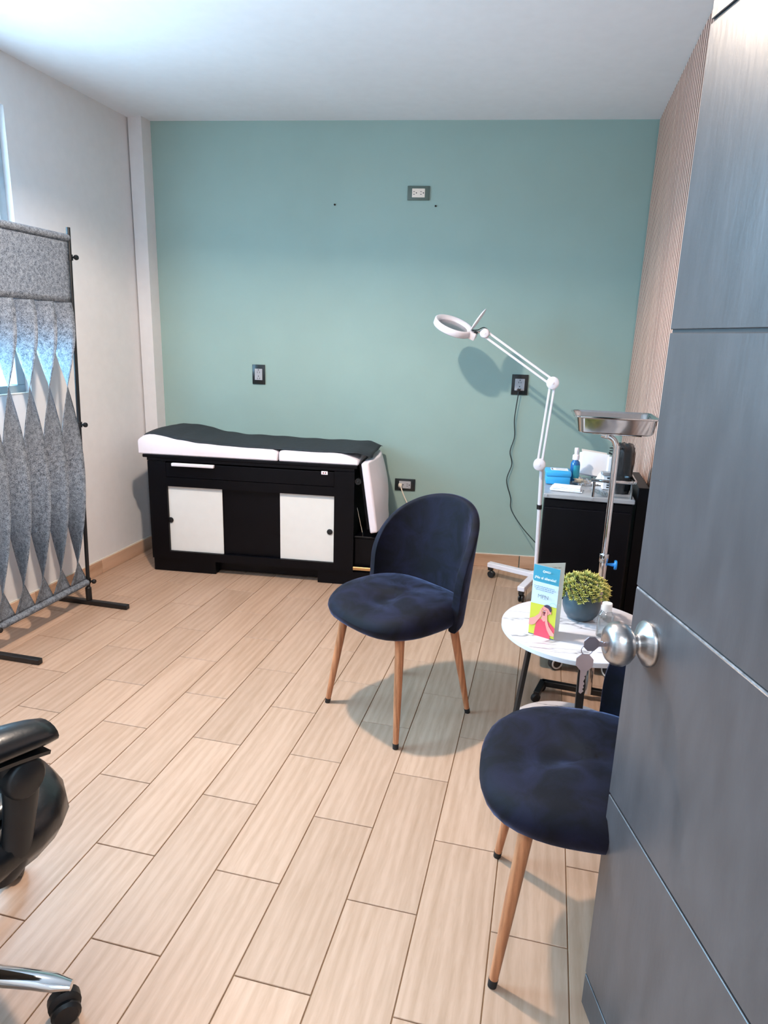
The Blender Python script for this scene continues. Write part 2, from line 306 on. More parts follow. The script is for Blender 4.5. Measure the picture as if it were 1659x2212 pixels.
# window
wn = struct(B().box((-.535, (WY0+WY1)/2, WZ0+.022), (.06, WY1-WY0, .044), .003).obj('window_1', M['frame']), 'dark aluminium sliding window in the left wall', 'window')
for nm, c, d in (('window_frame', (-.535, (WY0+WY1)/2, WZ1-.022), (.06, WY1-WY0, .044)), ('window_frame', (-.535, WY1-.0275, (WZ0+WZ1)/2), (.06, .055, WZ1-WZ0-.088)), ('window_frame', (-.535, WY0+.0275, (WZ0+WZ1)/2), (.06, .055, WZ1-WZ0-.088)), ('mullion', (-.535, 2.05, (WZ0+WZ1)/2), (.05, .07, WZ1-WZ0-.088))):
    B().box(c, d, .003).obj(nm, M['frame'], wn)
for ya, yb_ in ((WY0+.055, 2.015), (2.085, WY1-.055)): B().box((-.545, (ya+yb_)/2, (WZ0+WZ1)/2), (.005, yb_-ya, WZ1-WZ0-.088)).obj('window_pane', M['glass'], wn, smooth=None)
B().box((XL-.012, (WY0+WY1)/2, WZ0+.003), (.03, WY1-WY0-.004, .006), .001).obj('window_sill', M['caulk'], wn)
# skirting of wood-look tile
HB = .088
bl = struct(B().box((XL+.0035, (Y0+4.13)/2, HB+.003), (.007, 4.13-Y0, .006)).obj('baseboard_left', M['caulk'], smooth=None), 'wood-look tile skirting along the white side wall', 'baseboard')
y = 3.56-6*.588
while y < 4.13:
    a, c = max(y, Y0), min(y+.588, 4.129)
    if c-a > .03: B().box((0, 0, 0), (c-a-.003, .011, HB), .001).obj('baseboard_tile', M['bboard'], bl, loc=(XL+.006, (a+c)/2, HB/2+.0005), rotz=PI/2)
    y += .588
p0, p1 = wallpt(-.364, 0), wallpt(XR-.002, 0); ln = (p1-p0).length
bb = struct(B().box((1.17, yback(1.17)-.0036, HB+.003), (ln-.02, .007, .006), rot=rmz(AB)).obj('baseboard_back', M['caulk'], smooth=None), 'wood-look tile skirting along the green wall', 'baseboard')
x = 2.128-5*.588
while x < XR:
    a, c = max(x, -.36), min(x+.588, XR-.004)
    if c-a > .03: B().box((0, 0, 0), (c-a-.003, .011, HB), .001).obj('baseboard_tile', M['bboard'], bb, loc=wallpt((a+c)/2, HB/2+.0005, .0062), rotz=AB)
    x += .588

# ------------------------------------------------------------------ lamps
cl = thing('ceiling_light', 'square white ceiling light with a glowing panel, above the planks', 'ceiling light', (LAMP_X, LAMP_Y, H))
b = B(); o_, dp = .15, .11
for sx, sy, dx, dy in ((1, 0, .012, 2*o_), (-1, 0, .012, 2*o_), (0, 1, 2*o_-.012, .012), (0, -1, 2*o_-.012, .012)): b.box((sx*o_, sy*o_, -dp/2-.02), (dx+.0, dy, dp-.04), .002)
b.obj('housing', M['acryl'], cl)
B().box((0, 0, -.012), (.24, .24, .02), .002).obj('diffuser', M['lampw'], cl)
area_light('lamp_light', (0, 0, -.045), (0, 0, 0), .10, .10, LAMP_POWER, LAMP_COLOR, cl)
hl = thing('ceiling_light', 'unseen hall ceiling light added as fill, behind the camera', 'ceiling light', (2.1, -.75, H))  # unseen lamp, added to send fill through the doorway
B().box((0, 0, -.015), (.5, .5, .03), .004).obj('housing', M['white'], hl); area_light('hall_fill_light', (0, 0, -.04), (0, 0, 0), .45, .45, HALL_POWER, HALL_COLOR, hl)

# ------------------------------------------------------------------ the open door
DA = math.atan2(.951, -.309)           # from hinge to free edge
E_ = Vector((2.4265, 1.340, 0)); DW = .965; hinge = E_ - Vector((math.cos(DA), math.sin(DA), 0))*DW
dr = struct(B().box((DW/2, -.02, 1.128), (DW, .032, 2.236), .001).obj('door_1', M['groove'], smooth=None, loc=(hinge.x, hinge.y, 0), rotz=DA), 'dark grey-brown wooden door standing open, with horizontal grooves and a steel knob', 'door')
# local +x toward the free edge, +y = face seen by the camera
gz = [.012, .100, .587, 1.062, 1.550, 2.034, 2.246]
for i in range(6):
    a, c = gz[i]+(.003 if i else 0), gz[i+1]-(.003 if i < 5 else 0)
    B().box((DW/2, -.002, (a+c)/2), (DW, .004, c-a), .0012).obj('door_panel', M['door'], dr, smooth=None)
B().box((DW/2, -.0022, 1.0605), (DW-.002, .0018, .0030)).obj('groove_strip', M['paler'], dr, smooth=None, label='whitish strip along the groove at knob height')  # thin paler strip laid along this one groove
ks, kz = DW-.076, .974
mk = Matrix.Rotation(-PI/2, 3, 'X')   # lathe axis z -> +y
kn = B().lathe([(0, 0), (.044, 0), (.0445, .004), (.043, .007), (.041, .008), (.034, .013), (.027, .018), (.020, .022), (.018, .024), (.018, .030), (.021, .033), (.031, .037), (.0385, .045), (.0425, .055), (.0425, .061), (.040, .071), (.033, .079), (.0185, .0845), (.017, .0838), (.008, .0838), (0, .0838)], n=40, mtx=mk).obj('door_knob', M['steel'], dr, smooth=50)
kn.location = (ks, 0, kz)
kt = thing('keys', 'two nickel keys on a ring, one inserted in the steel door knob', 'keys', tuple(dr.matrix_basis @ Vector((ks, .084, kz))), DA)
def key_mesh(flip=False):
    b = B(); bow = [(.0155*math.cos(a), .0155*math.sin(a)) for a in [PI/8+k*PI/4 for k in range(8)]]
    b.prism(bow, -.0011, .0011, 'z'); blade = [(.012, -.0055), (.021, -.0045), (.022, -.0045)]
    for k in range(7): blade += [(.024+k*.004, -.0015-.0018*(k % 2)), (.026+k*.004, -.0035+.0012*(k % 3))]
    blade += [(.055, .001), (.053, .0042), (.012, .0055)]; b.prism(blade, -.0011, .0011, 'z'); return b
# key in the lock: local x axis points into the door (-y)
k1 = key_mesh().obj('key', M['keym'], kt); k1.rotation_euler = (PI/2, 0, -PI/2); k1.location = (0, .027, 0); k1.rotation_euler = Matrix(((0, 0, 1), (-1, 0, 0), (0, -1, 0))).to_euler()
b = B(); b.tube([(.0, .034 + .011*math.cos(a), -.012 + .011*math.sin(a)) for a in [2*PI*k/24 for k in range(25)]], .0009, 6); b.obj('ring', M['keym'], kt)
k2 = key_mesh().obj('key', M['keym'], kt); k2.location = (.0, .036, -.038); k2.scale = (1.2, 1.1, 1.1); k2.rotation_euler = (Matrix.Rotation(-.22, 3, 'Z') @ Matrix(((0, 0, 1), (0, 1, 0), (-1, 0, 0)))).to_euler()

# ------------------------------------------------------------------ examination table
et = thing('exam_table', 'black wooden examination couch with white sliding doors and white padded top', 'examination table', (-.187, 3.707, 0), math.atan2(.0981, .9952))
DEP = .47; BK = M['black']
b = B(); zt = .757
b.box((.06, .012, .41), (.12, .024, .64)); b.box((1.262, .012, .41), (.124, .024, .64)); b.box((.66, .012, .1165), (1.082, .024, .053)); b.box((.66, .012, .602), (1.082, .024, .058))   # frame round the door opening
b.box((.66, DEP-.01, .425), (1.324, .02, .664)); b.box((.66, .012, .742), (1.324, .024, .018)); b.box((.01, DEP/2, .425), (.02, DEP-.03, .664)); b.box((1.314, DEP/2, .425), (.02, DEP-.03, .664)); b.box((.66, DEP/2, .10), (1.28, DEP-.05, .02))
b.obj('cabinet_body', BK, et)
b = B().box((.655, DEP/2+.002, .761), (1.37, DEP+.012, .019), .003); b.obj('top_board', BK, et)
B().box((.66, .009, .678), (1.08, .018, .09), .002).obj('drawer_front', BK, et)
B().box((.305, -.012, .717), (.276, .022, .02), .004, seg=2).obj('drawer_handle', M['white'], et, label='white bar handle')
B().box((.66, .036, .357), (.40, .012, .43), .001).obj('middle_panel', BK, et)
for xa, xb_, kx, kz_ in ((.121, .478, .131, .349), (.853, 1.203, 1.172, .342)):
    d_ = B().box(((xa+xb_)/2, .0205, .3575), (xb_-xa, .008, .428), .001).obj('sliding_door', M['panel'], et, label='white sliding door panel')
    B().lathe([(0, 0), (.016, 0), (.018, .003), (.018, .006), (.014, .008), (0, .008)], n=20, mtx=Matrix.Rotation(PI/2, 3, 'X')).obj('knob', M['blackp'], d_, loc=(kx, .0165, kz_))
b = B(); b.box((.21, DEP/2+.006, .046), (.42, DEP-.02, .089), .002); b.box((1.355, DEP/2+.006, .046), (.52, DEP-.02, .089), .002); b.box((.76, DEP/2+.03, .052), (.68, DEP-.1, .078)); b.obj('plinth', BK, et)
b = B(); b.box((1.465, DEP/2+.02, .20), (.28, DEP-.04, .21), .003); b.box((1.47, DEP/2+.02, .312), (.30, DEP-.03, .014), .003); b.obj('step_box', BK, et)
b = B(); b.box((1.375, .008, .116), (.135, .008, .021), .002); b.box((1.375, .0035, .119), (.13, .002, .004)); b.obj('drawer_slide', M['gold'], et, label='bare metal drawer slide')
b = B()
for q in (1.132, 1.146): b.box((q, -.0022, .716), (.006, .001, .009), rot=None)
b2 = B().box((1.139, -.001, .716), (.04, .003, .021), .001).obj('switch', M['white'], et, label='small white rocker switch'); b.obj('switch_mark', M['print'], b2, smooth=None)
b = B(); ax = Matrix.Rotation(PI/2, 3, 'X')
b.lathe([(.020, 0), (.020, .022), (0, .022)], c=(1.345, .03, .672), n=9, mtx=ax); b.ball((1.345, .006, .672), .007, 10)
b.obj('tilt_knob', M['blackp'], et)
b = B(); b.tube([(1.335, .05, .50), (1.40, .10, .16)], .004, 8); b.obj('gas_strut', M['chrome'], et); b = B(); b.tube([(1.36, .20, .50), (1.42, .22, .18)], .004, 8); b.obj('gas_strut', M['chrome'], et)
# padded top: profile along the couch
def headtop(x):
    pts = [(-.06, .862), (-.03, .884), (.02, .893), (.10, .888), (.22, .872), (.36, .856), (.50, .848), (.70, .846), (.82, .842), (.85, .826)]
    for (a, za), (c, zc) in zip(pts, pts[1:]):
        if x <= c: t = max(0, (x-a)/(c-a)); t = t*t*(3-2*t); return za + (zc-za)*t
    return pts[-1][1]
def pad(x0, x1, ztop, z0, y0, y1, nx=28):
    b = B(); rs = []
    for i in range(nx+1):
        x = x0 + (x1-x0)*i/nx; zt_ = ztop(x); e = min(i, nx-i); rr = .016
        rs.append([(x, y0, z0), (x, y1, z0), (x, y1, zt_-rr), (x, y1-rr*.4, zt_-rr*.3), (x, y1-rr*1.5, zt_), (x, (y0+y1)/2, zt_+.012), (x, y0+rr*1.5, zt_), (x, y0+rr*.4, zt_-rr*.3), (x, y0, zt_-rr)])
    return b.rings(rs)
pd = pad(-.058, .846, headtop, .7705, -.002, .50).obj('head_cushion', M['vinyl'], et, smooth=60, label='long white padded cushion rising at the head')
m_ = pd.modifiers.new('bevel', 'BEVEL'); m_.width = .008; m_.segments = 2; m_.limit_method = 'ANGLE'; m_.angle_limit = math.radians(50)
def seattop(x): t = max(0, (x-.851)/.03); u = max(0, (1.345-x)/.16); return .842 - .010*math.exp(-t*2) - .045*max(0, 1-u)**2
pd = pad(.852, 1.345, seattop, .7705, .0, .50, 18).obj('seat_cushion', M['vinyl'], et, smooth=60, label='short white padded seat cushion')
m_ = pd.modifiers.new('bevel', 'BEVEL'); m_.width = .008; m_.segments = 2; m_.limit_method = 'ANGLE'; m_.angle_limit = math.radians(50)
b = B(); rs = []
for i in range(13):
    t = i/12; x = 1.362 + .066*t; z = .785 - .435*t; bul = .062 + .020*math.sin(PI*min(1, t*1.15))
    rs.append([(x, .0, z), (x+.045, -.004, z+.012), (x+bul, .08, z+.016), (x+bul+.018, .25, z+.016), (x+bul, .42, z+.016), (x+.045, .50, z+.012), (x, .496, z)])
fo = b.rings(rs).obj('foot_cushion', M['vinyl'], et, smooth=60, label='white padded foot rest folded straight down')
m_ = fo.modifiers.new('bevel', 'BEVEL'); m_.width = .010; m_.segments = 3; m_.limit_method = 'ANGLE'; m_.angle_limit = math.radians(45)
b = B().bar((1.352, .25, .78), (1.41, .25, .37), .44, .012, up=(1, 0, .15)); b.obj('foot_board', BK, et)
# black cover over the couch: follows the cushions
rnd = random.Random(3)
def cover_z(x):
    z = max(headtop(min(x, .80)), seattop(max(.90, min(x, 1.345))) if x > .84 else 0)
    if .80 < x < .90: z = .8425
    return z if x < 1.335 else z - (x-1.335)*.35
def sheet(u, v):
    x = -.035 + 1.455*u; yf = .010 + .035*max(0, 1-u*9) + .005*math.sin(u*23)*(u > .05) + .06*max(0, (u-.90)/.10)**1.5
    y = yf + (.500-yf)*v; edge = max(0, 1-v*14); far = .014*math.exp(-((u-.13)/.09)**2)*v
    z = cover_z(x) + .012*(1-(2*v-1)**2)*.95 + .0045 + .0025*math.sin(u*17+v*5)*v*.5 - .005*edge + far + .002*math.sin(u*48)*(v > .9)
    if u > .9: z += .010*math.sin(v*9)*(u-.9)*10*.5
    return Vector((x, y, z))
sh = B().grid(sheet, 74, 16).obj('couch_cover', M['sheet'], None, smooth=80, loc=(-.187, 3.707, 0.0), rotz=math.atan2(.0981, .9952))
m_ = sh.modifiers.new('solid', 'SOLIDIFY'); m_.thickness = .0025; m_.offset = 1
tag(sh, 'dark charcoal cloth cover spread over the white examination couch', 'cover')

# ------------------------------------------------------------------ outlets on the green wall
def outlet(name_, label, x, z, wd, ht, pm, im, vertical):
    t = thing('wall_outlet', label, 'outlet', tuple(wallpt(x, z, .0005)), AB)
    B().box((0, -.004, 0), (wd, .008, ht), .002, seg=2).obj('cover_plate', pm, t)
    iw, ih = (wd*.6, ht*.58) if vertical else (wd*.58, ht*.62)
    ins = B().box((0, -.0095, 0), (iw, .004, ih), .0015).obj('socket_insert', im, t)
    b = B()
    for s_ in (-1, 1):
        cx_, cz_ = (0, s_*ih*.27) if vertical else (s_*iw*.27, 0)
        for q in (-1, 1):
            if vertical: b.box((cx_+q*.0075, -.0117, cz_-.006), (.0028, .001, .010))
            else: b.box((cx_-.006, -.0117, cz_+q*.0075), (.010, .001, .0028))
        g = (cx_, -.0117, cz_+.009) if vertical else (cx_+.009, -.0117, cz_)
        b.lathe([(.0036, -.0005), (.0036, .0005)], c=g, n=10, mtx=Matrix.Rotation(PI/2, 3, 'X'))
    b.obj('socket_slots', M['slot'], ins, smooth=None, kind='stuff')
    return t
outlet('o', 'horizontal outlet high on the green wall with a cream socket in a grey plate', 1.335, 2.392, .137, .082, M['plateg'], M['insw'], False)
outlet('o', 'upright black outlet with grey sockets above the examination couch', .308, 1.255, .088, .130, M['plate'], M['insg'], True)
outlet('o', 'upright black outlet with a dark plug, under the magnifier lamp arm', 2.037, 1.252, .104, .130, M['plate'], M['insg'], True)
outlet('o', 'horizontal dark outlet with a cream plug, low beside the couch foot', 1.321, .548, .140, .082, M['plate'], M['insg'], False)
for lab, x, z in (('tiny screw anchor left on the green wall, left of the high outlet', .813, 2.322), ('tiny screw anchor on the green wall, just right below the high outlet', 1.443, 2.320)):
    o = B().lathe([(0, 0), (.006, 0), (.006, .003), (.0035, .004), (.0035, .012), (0, .012)], n=10, mtx=Matrix.Rotation(PI/2, 3, 'X')).obj('screw_anchor', M['slot'], None, loc=tuple(wallpt(x, z, .0005)), rotz=AB); tag(o, lab, 'screw')
pc = thing('power_cord', 'thin dark power cord running from its plug down to the magnifier lamp', 'cord', tuple(wallpt(2.033, 1.205, .012)))
o0 = wallpt(2.033, 1.205, .012)
b = B().box((0, -.012, .012), (.022, .024, .020), .004, rot=rmz(AB), seg=2); b.tube([(0, -.018, .004), (0, -.020, -.02)], [.006, .004], 8); b.obj('plug', M['blackp'], pc)
pts = [o0+Vector((0, -.02, -.018)), wallpt(2.020, 1.03, .022), wallpt(2.030, .915, .015), wallpt(2.008, .815, .02), wallpt(2.026, .730, .018), wallpt(2.000, .62, .02), wallpt(2.035, .50, .02), wallpt(2.045, .42, .03), Vector((2.13, 4.38, .34)), Vector((2.225, 4.18, .30))]
B().tube([p-o0 for p in smoothpath(pts)], .0032, 8).obj('cable', M['cord'], pc)
pc = thing('power_cord', 'cream power cord hanging from the low outlet behind the navy chair', 'cord', tuple(wallpt(1.292, .548, .012)))
o0 = wallpt(1.292, .548, .012)
b = B().box((0, -.012, 0), (.024, .026, .022), .004, rot=rmz(AB), seg=2); b.obj('plug', M['cordw'], pc)
pts = [o0+Vector((.005, -.024, -.006)), wallpt(1.32, .48, .05), wallpt(1.36, .40, .06), wallpt(1.40, .30, .07), wallpt(1.39, .20, .09), wallpt(1.37, .24, .14), wallpt(1.33, .335, .14), wallpt(1.29, .39, .13)]
B().tube([p-o0 for p in smoothpath(pts)], .0042, 8).obj('cable', M['cordw'], pc)

# ------------------------------------------------------------------ felt divider
LEAN = .040; PW = .685
dv_ = thing('room_divider', 'free-standing black frame screen with twisted grey felt strips by the window', 'divider', (-.214, 3.094, 0), 0)
def P3(s_, z, off=0.): return Vector((off + .0, LEAN*z - s_, z))       # s along the screen, z up
for s_ in (0, PW):
    c = P3(s_, 0)
    po = B().tube([P3(s_, .02), P3(s_, 1.0), P3(s_, 2.014)], .0105, 12).obj('post', M['blackm'], dv_)
    B().box((0, -s_, .014), (.50, .030, .026), .003).obj('foot_bar', M['blackm'], dv_)
    B().lathe([(.017, .028), (.017, .10), (.0115, .105)], c=(0, -s_+.002, 0), n=14).obj('foot_socket', M['blackm'], dv_)
    for z in (1.87, 1.02, .14):
        b = B(); q = P3(s_, z); b.lathe([(.016, -.014), (.016, .014)], c=q, n=12); b.tube([q+Vector((.008, 0, 0)), q+Vector((.034, .0, 0))], .005, 8)
        b.lathe([(.011, 0), (.013, .004), (.013, .012), (.011, .016)], c=q+Vector((.03, 0, 0)), n=10, mtx=Matrix.Rotation(PI/2, 3, 'Y')); b.obj('clamp_knob', M['blackp'], dv_)
for z, nm in ((1.962, 'top_rail'), (.135, 'bottom_rail')):
    B().tube([P3(-.0, z, .0), P3(PW, z, .0)], .008, 10).obj(nm, M['blackm'], dv_)
    rs = B().tube([P3(.012, z), P3(PW*.5, z), P3(PW-.012, z)], .0185, 14).obj('felt_sleeve', M['felt'], dv_)
fp = B().grid(lambda u, v: P3(.012+(PW-.024)*u, 1.648+.307*v, .001), 24, 10).obj('felt_top', M['felt'], dv_)
sw_ = (PW-.018)/5
def strip_a(z):          # turning angle of a strip: flat at both hems, one full turn between
    k = [(1.675, 0), (1.655, 0), (1.57, 30), (1.40, 96), (1.245, 138), (1.0, 186), (.76, 228), (.52, 272), (.285, 318), (.150, 360)]
    for (za, ca), (zb, cb) in zip(k, k[1:]):
        if z >= zb: return math.radians(ca + (cb-ca)*(za-z)/(za-zb))
    return math.radians(360)
for i in range(5):
    cs = .009 + sw_*(i+.5)
    def strip(u, v, cs=cs):
        z = 1.675 - (1.675-.150)*u
        th = strip_a(z)
        hem = min(1, max(0, (1.66-z)/.12)) * min(1, max(0, (z-.15)/.12)); wv = (v-.5)*sw_*(1.03-.15*hem); bow = .012*math.sin(PI*min(1, max(0, (1.5-z)/1.3)))
        return P3(cs + .006*hem - wv*math.cos(th), z, wv*math.sin(th) + bow - .002)
    B().grid(strip, 90, 6).obj('felt_strip', M['felt'], dv_, smooth=80)
for o in list(dv_.children):
    if o.name.startswith(('felt_strip', 'felt_top')): m_ = o.modifiers.new('solid', 'SOLIDIFY'); m_.thickness = .003; m_.offset = 0

# ------------------------------------------------------------------ velvet chairs
def velvet_chair(label, loc, rotz, lean=.11, sag=.04):
    t = thing('velvet_chair', label, 'chair', loc, rotz, None)
    def outl(a, k, z):
        c, s_ = math.cos(a), math.sin(a); n = 2.9
        r = (abs(c/.252)**n + abs(s_/(.265 if s_ > 0 else .222))**n)**(-1/n)
        f = .02*max(0, s_)**3
        return Vector((c*r*k, s_*r*k + .012, z + .012 - f*(z > .46)*1.0 + .010*(abs(c)**2)*(z > .5)))
    N = 48; b = B()
    b.rings([[outl(2*PI*i/N, k, z) for i in range(N)] for k, z in ((.62, .408), (.80, .412), (.91, .421), (.975, .436), (1.0, .456), (1.0, .474), (.975, .490), (.92, .502), (.82, .511), (.65, .516), (.45, .516), (.25, .515), (.08, .515))])
    b.obj('seat', M['velvet'], t, smooth=80)
    NU, NV = 36, 18
    def shell(u, v):
        tt = -math.cos(PI*u); ph = math.radians(80)*tt
        zb = .418; zt_ = .595 + .295*math.sqrt(max(0, 1-tt*tt))
        z = zb + (zt_-zb)*v
        k = (z-.40)
        rx, ry = .265 + .035*k, .234
        return Vector((rx*math.sin(ph), -ry*math.cos(ph) - .005 - lean*k*max(0, math.cos(ph))**.5 - sag*k, z))
    bk = B().grid(shell, NU, NV).obj('backrest', M['velvet'], t, smooth=80)
    m_ = bk.modifiers.new('solid', 'SOLIDIFY'); m_.thickness = .034; m_.offset = -1 ; m_.use_even_offset = False
    m_ = bk.modifiers.new('sub', 'SUBSURF'); m_.levels = 2; m_.render_levels = 2
    for sx in (-1, 1):
        for sy in (-1, 1):
            a, c = Vector((sx*.165, .01+sy*.145, .425)), Vector((sx*.217, sy*.206, .0)); d = c-a
            lg = B().tube([a, a+d*.5, a+d*.955], [.0185, .0155, .0112], 16).obj('leg', M['legwood'], t, smooth=60)
            B().tube([a+d*.952, c], [.0122, .0112], 14).obj('foot_cap', M['cap'], lg)
    return t
ch = velvet_chair('navy velvet shell chair with wooden legs, standing alone mid-floor before the couch', (1.714, 2.517, 0), math.atan2(-.820, -.572)-PI/2)
c2 = velvet_chair('near navy velvet chair half hidden behind the open door', (2.412, 1.562, 0), PI/2+.05, .02, .01)
ch['group'] = c2['group'] = 'navy velvet chairs'

# ------------------------------------------------------------------ office chair
oc = thing('office_chair', 'black leather office chair with padded armrest and chrome star base at the left edge', 'chair', (.85, .868, 0), math.radians(-15))
def cushion(b, cx_, cy_, hw, hd, z0, z1, n=3.2, N=40, front=0.):
    pr_ = ((.55, 0), (.82, .03), (.95, .16), (1., .42), (.99, .66), (.94, .84), (.84, .95), (.6, 1.), (.3, 1.), (.05, 1.))
    rs = []
    for k, zz in pr_:
        ring = []
        for i in range(N):
            a = 2*PI*i/N; c, s_ = math.cos(a), math.sin(a); r = (abs(c/hw)**n + abs(s_/hd)**n)**(-1/n)
            ring.append((cx_+c*r*k, cy_+s_*r*k, z0+(z1-z0)*zz - front*max(0, s_*k)**3))
        rs.append(ring)
    return b.rings(rs)
cushion(B(), 0, .115, .384, .290, .41, .55, front=.02).obj('seat', M['leather'], oc, smooth=70)
cushion(B(), 0, .12, .34, .21, .54, .574, front=.02).obj('seat_pad', M['leather'], oc, smooth=70)
def obk(u, v): 
    x = (u-.5)*.56; z = .58+.62*v; return Vector((x*(1-.12*v*v), -.26 - .14*v + .10*(2*(u-.5))**2*.5, z))
ob = B().grid(obk, 14, 14).obj('backrest', M['leather'], oc, smooth=80); m_ = ob.modifiers.new('s', 'SOLIDIFY'); m_.thickness = .08; m_.offset = 0; m_ = ob.modifiers.new('b', 'SUBSURF'); m_.levels = 1; m_.render_levels = 1
for s_ in (1, -1):
    x = s_*.374
    b = B(); rs = []
    for i in range(17):
        t = i/16; y = .272 - .42*t; z = .722 + .035*math.sin(PI*min(1, t*.9+.05)) - .006; k = math.sin(PI*min(.94, t+.10))**.18 * (.93 if i == 0 else 1)
        hw = .052*k; rs.append([(x+hw*math.cos(a), y, z+ (.032 if math.sin(a) > 0 else .026)*math.sin(a)*k) for a in [2*PI*j/16 for j in range(16)]])
    ap = b.rings(rs).obj('arm_pad', M['leather'], oc, smooth=70)
    b = B(); rs = []
    for i in range(13):
        t = i/12; y = .250 - .38*t; z = .686 + .033*math.sin(PI*min(1, t*.9+.05)); rs.append([(x-.038, y, z), (x+.038, y, z), (x+.042, y, z+.010), (x-.042, y, z+.010)])
    b.rings(rs).obj('pad_shell', M['blackp'], ap)
    b = B(); pth = smoothpath([(x, .205, .70), (x, .205, .62), (x*.985, .195, .54), (x*.97, .18, .46), (x*.94, .165, .425)], 5)
    rs = []
    for i, p in enumerate(pth):
        wy = .042 - .012*i/len(pth); rs.append([p+Vector((.017*math.cos(a), wy*math.sin(a), 0)) for a in [2*PI*j/14 for j in range(14)]])
    b.rings(rs); b.lathe([(0, -.03), (.036, -.028), (.042, -.022), (.042, .022), (.036, .028), (0, .028)], c=(x, .205, .655), n=20, mtx=Matrix.Rotation(PI/2, 3, 'Y')); b.tube([(x*.93, .165, .435), (x*.5, .08, .39), (0, 0, .39)], .02, 10)
    b.obj('arm_bracket', M['blackp'], oc, smooth=50)
b = B().lathe([(.028, .10), (.028, .24), (.020, .25), (.020, .40), (0, .40)], n=20); b.box((0, 0, .388), (.24, .24, .024), .004); b.obj('gas_column', M['blackp'], oc)
b = B().lathe([(0, .07), (.045, .07), (.05, .10), (.045, .135), (0, .14)], n=24); hb_ = b.obj('base_hub', M['chrome'], oc)
A0 = math.atan2(1.003-.868, 1.285-.85) - math.radians(-15)
for k in range(5):
    a = A0 + k*2*PI/5; d = Vector((math.cos(a), math.sin(a), 0)); n = Vector((-d.y, d.x, 0)); rs = []
    for i in range(13):
        t = i/12; r = .03 + .44*t; z = .118 + .012*math.sin(PI*t) - .035*max(0, t-.55)**1.3*2.1; wy = .030 - .008*t; hz = .020 - .006*t
        if i == 12: wy *= .6; hz *= .6
        rs.append([d*r + n*wy*math.cos(q) + Vector((0, 0, z+hz*math.sin(q))) for q in [2*PI*j/14 for j in range(14)]])
    lg = B().rings(rs).obj('base_leg', M['chrome'], oc, smooth=60)
    b = B(); c = d*.450; t_ = Matrix.Rotation(a+.5, 3, 'Z') @ Matrix.Rotation(PI/2, 3, 'X')
    for q in (-.017, .017): b.lathe([(0, -.012), (.025, -.012), (.032, -.006), (.032, .006), (.025, .012), (0, .012)], c=c+Matrix.Rotation(a+.5, 3, 'Z') @ Vector((0, q, 0))+Vector((0, 0, .0325)), n=18, mtx=t_)
    b.lathe([(.008, .03), (.009, .085)], c=c, n=10); b.lathe([(0, -.016), (.026, -.016), (.035, -.010), (.035, .010), (.026, .016), (0, .016)], c=c+Vector((0, 0, .046)), n=18, mtx=t_); b.obj('caster', M['blackp'], lg)

# ------------------------------------------------------------------ side table and what stands on it
TX, TY, TZ = 2.402, 2.311, .55
st = thing('side_table', 'round white marble-look side table with black metal legs and a lower shelf', 'side table', (TX, TY, 0))
b = B().lathe([(0, TZ-.018), (.2685, TZ-.018), (.2703, TZ-.016), (.2703, TZ-.002), (.269, TZ-.0003), (.2685, TZ-.0003)], n=72); b.obj('edge_band', M['edge'], st)
B().lathe([(0, TZ-.002), (.2683, TZ-.002), (.2683, TZ), (0, TZ)], n=72).obj('tabletop', M['marble'], st, smooth=None)
B().lathe([(0, .118), (.215, .118), (.216, .122), (.216, .133), (.215, .135), (0, .135)], n=64).obj('shelf', M['marble'], st)
for a in (math.radians(196), math.radians(274), math.radians(20)):
    p, q = Vector((.165*math.cos(a), .165*math.sin(a), TZ-.018)), Vector((.222*math.cos(a), .222*math.sin(a), 0.0))
    b = B().bar(p, q, .026, .014, .001, up=(math.cos(a), math.sin(a), .2)); b.obj('leg', M['blackm'], st)
b = B()
for a in (math.radians(196), math.radians(274), math.radians(20)): b.bar((.18*math.cos(a), .18*math.sin(a), TZ-.0245), (0, 0, TZ-.0245), .024, .012)
b.obj('cross_frame', M['blackm'], st)
# brochure
BW, BH = .092, .252; bro = thing('brochure', 'folded health leaflet with a shouting man in a red shirt, standing on the side table', 'brochure', (2.229, 2.211, TZ), math.atan2(-.035, .084))
ang_b = math.atan2(2.255-2.211, 2.331-2.229) - math.atan2(-.035, .084); Lb = math.hypot(.102, .044)
B().box((BW/2, 0, BH/2), (BW, .0006, BH)).obj('front_leaf', M['p_white'], bro, smooth=None)
B().box((Lb/2*math.cos(ang_b), Lb/2*math.sin(ang_b)+.0006, BH/2), (Lb, .0006, BH), rot=rmz(ang_b)).obj('back_leaf', M['p_green'], bro, smooth=None)
def U(u, v, l=0): return (u*BW, -.0006-.00012*l, (1-v)*BH)
def arc(cu, cv, ru, rv, a0=0, a1=360, n=20): return [(cu+ru*math.cos(math.radians(a0+(a1-a0)*i/n)), cv-rv*math.sin(math.radians(a0+(a1-a0)*i/n))) for i in range(n+1)]
prn = B(); order = ['p_pale', 'p_teal', 'p_yel', 'p_sun', 'p_red', 'p_skin', 'p_hair', 'p_dark', 'p_white', 'inkb', 'p_navy', 'ink']; ly = [0]
def shape(m, poly):
    prn.mi = order.index(m); ly[0] += 1; prn.face([U(u, v, ly[0]) for u, v in poly])
shape('p_pale', [(0, 0), (1, 0), (1, 1), (0, 1)])
shape('p_teal', [(0, 0), (1, 0), (1, .235)] + arc(.09, .195, .09, .035, 270, 180, 8))
shape('p_yel', [(0, .545), (1, .535), (1, 1), (0, 1)]); shape('p_navy', [(0, .988), (1, .988), (1, 1), (0, 1)])
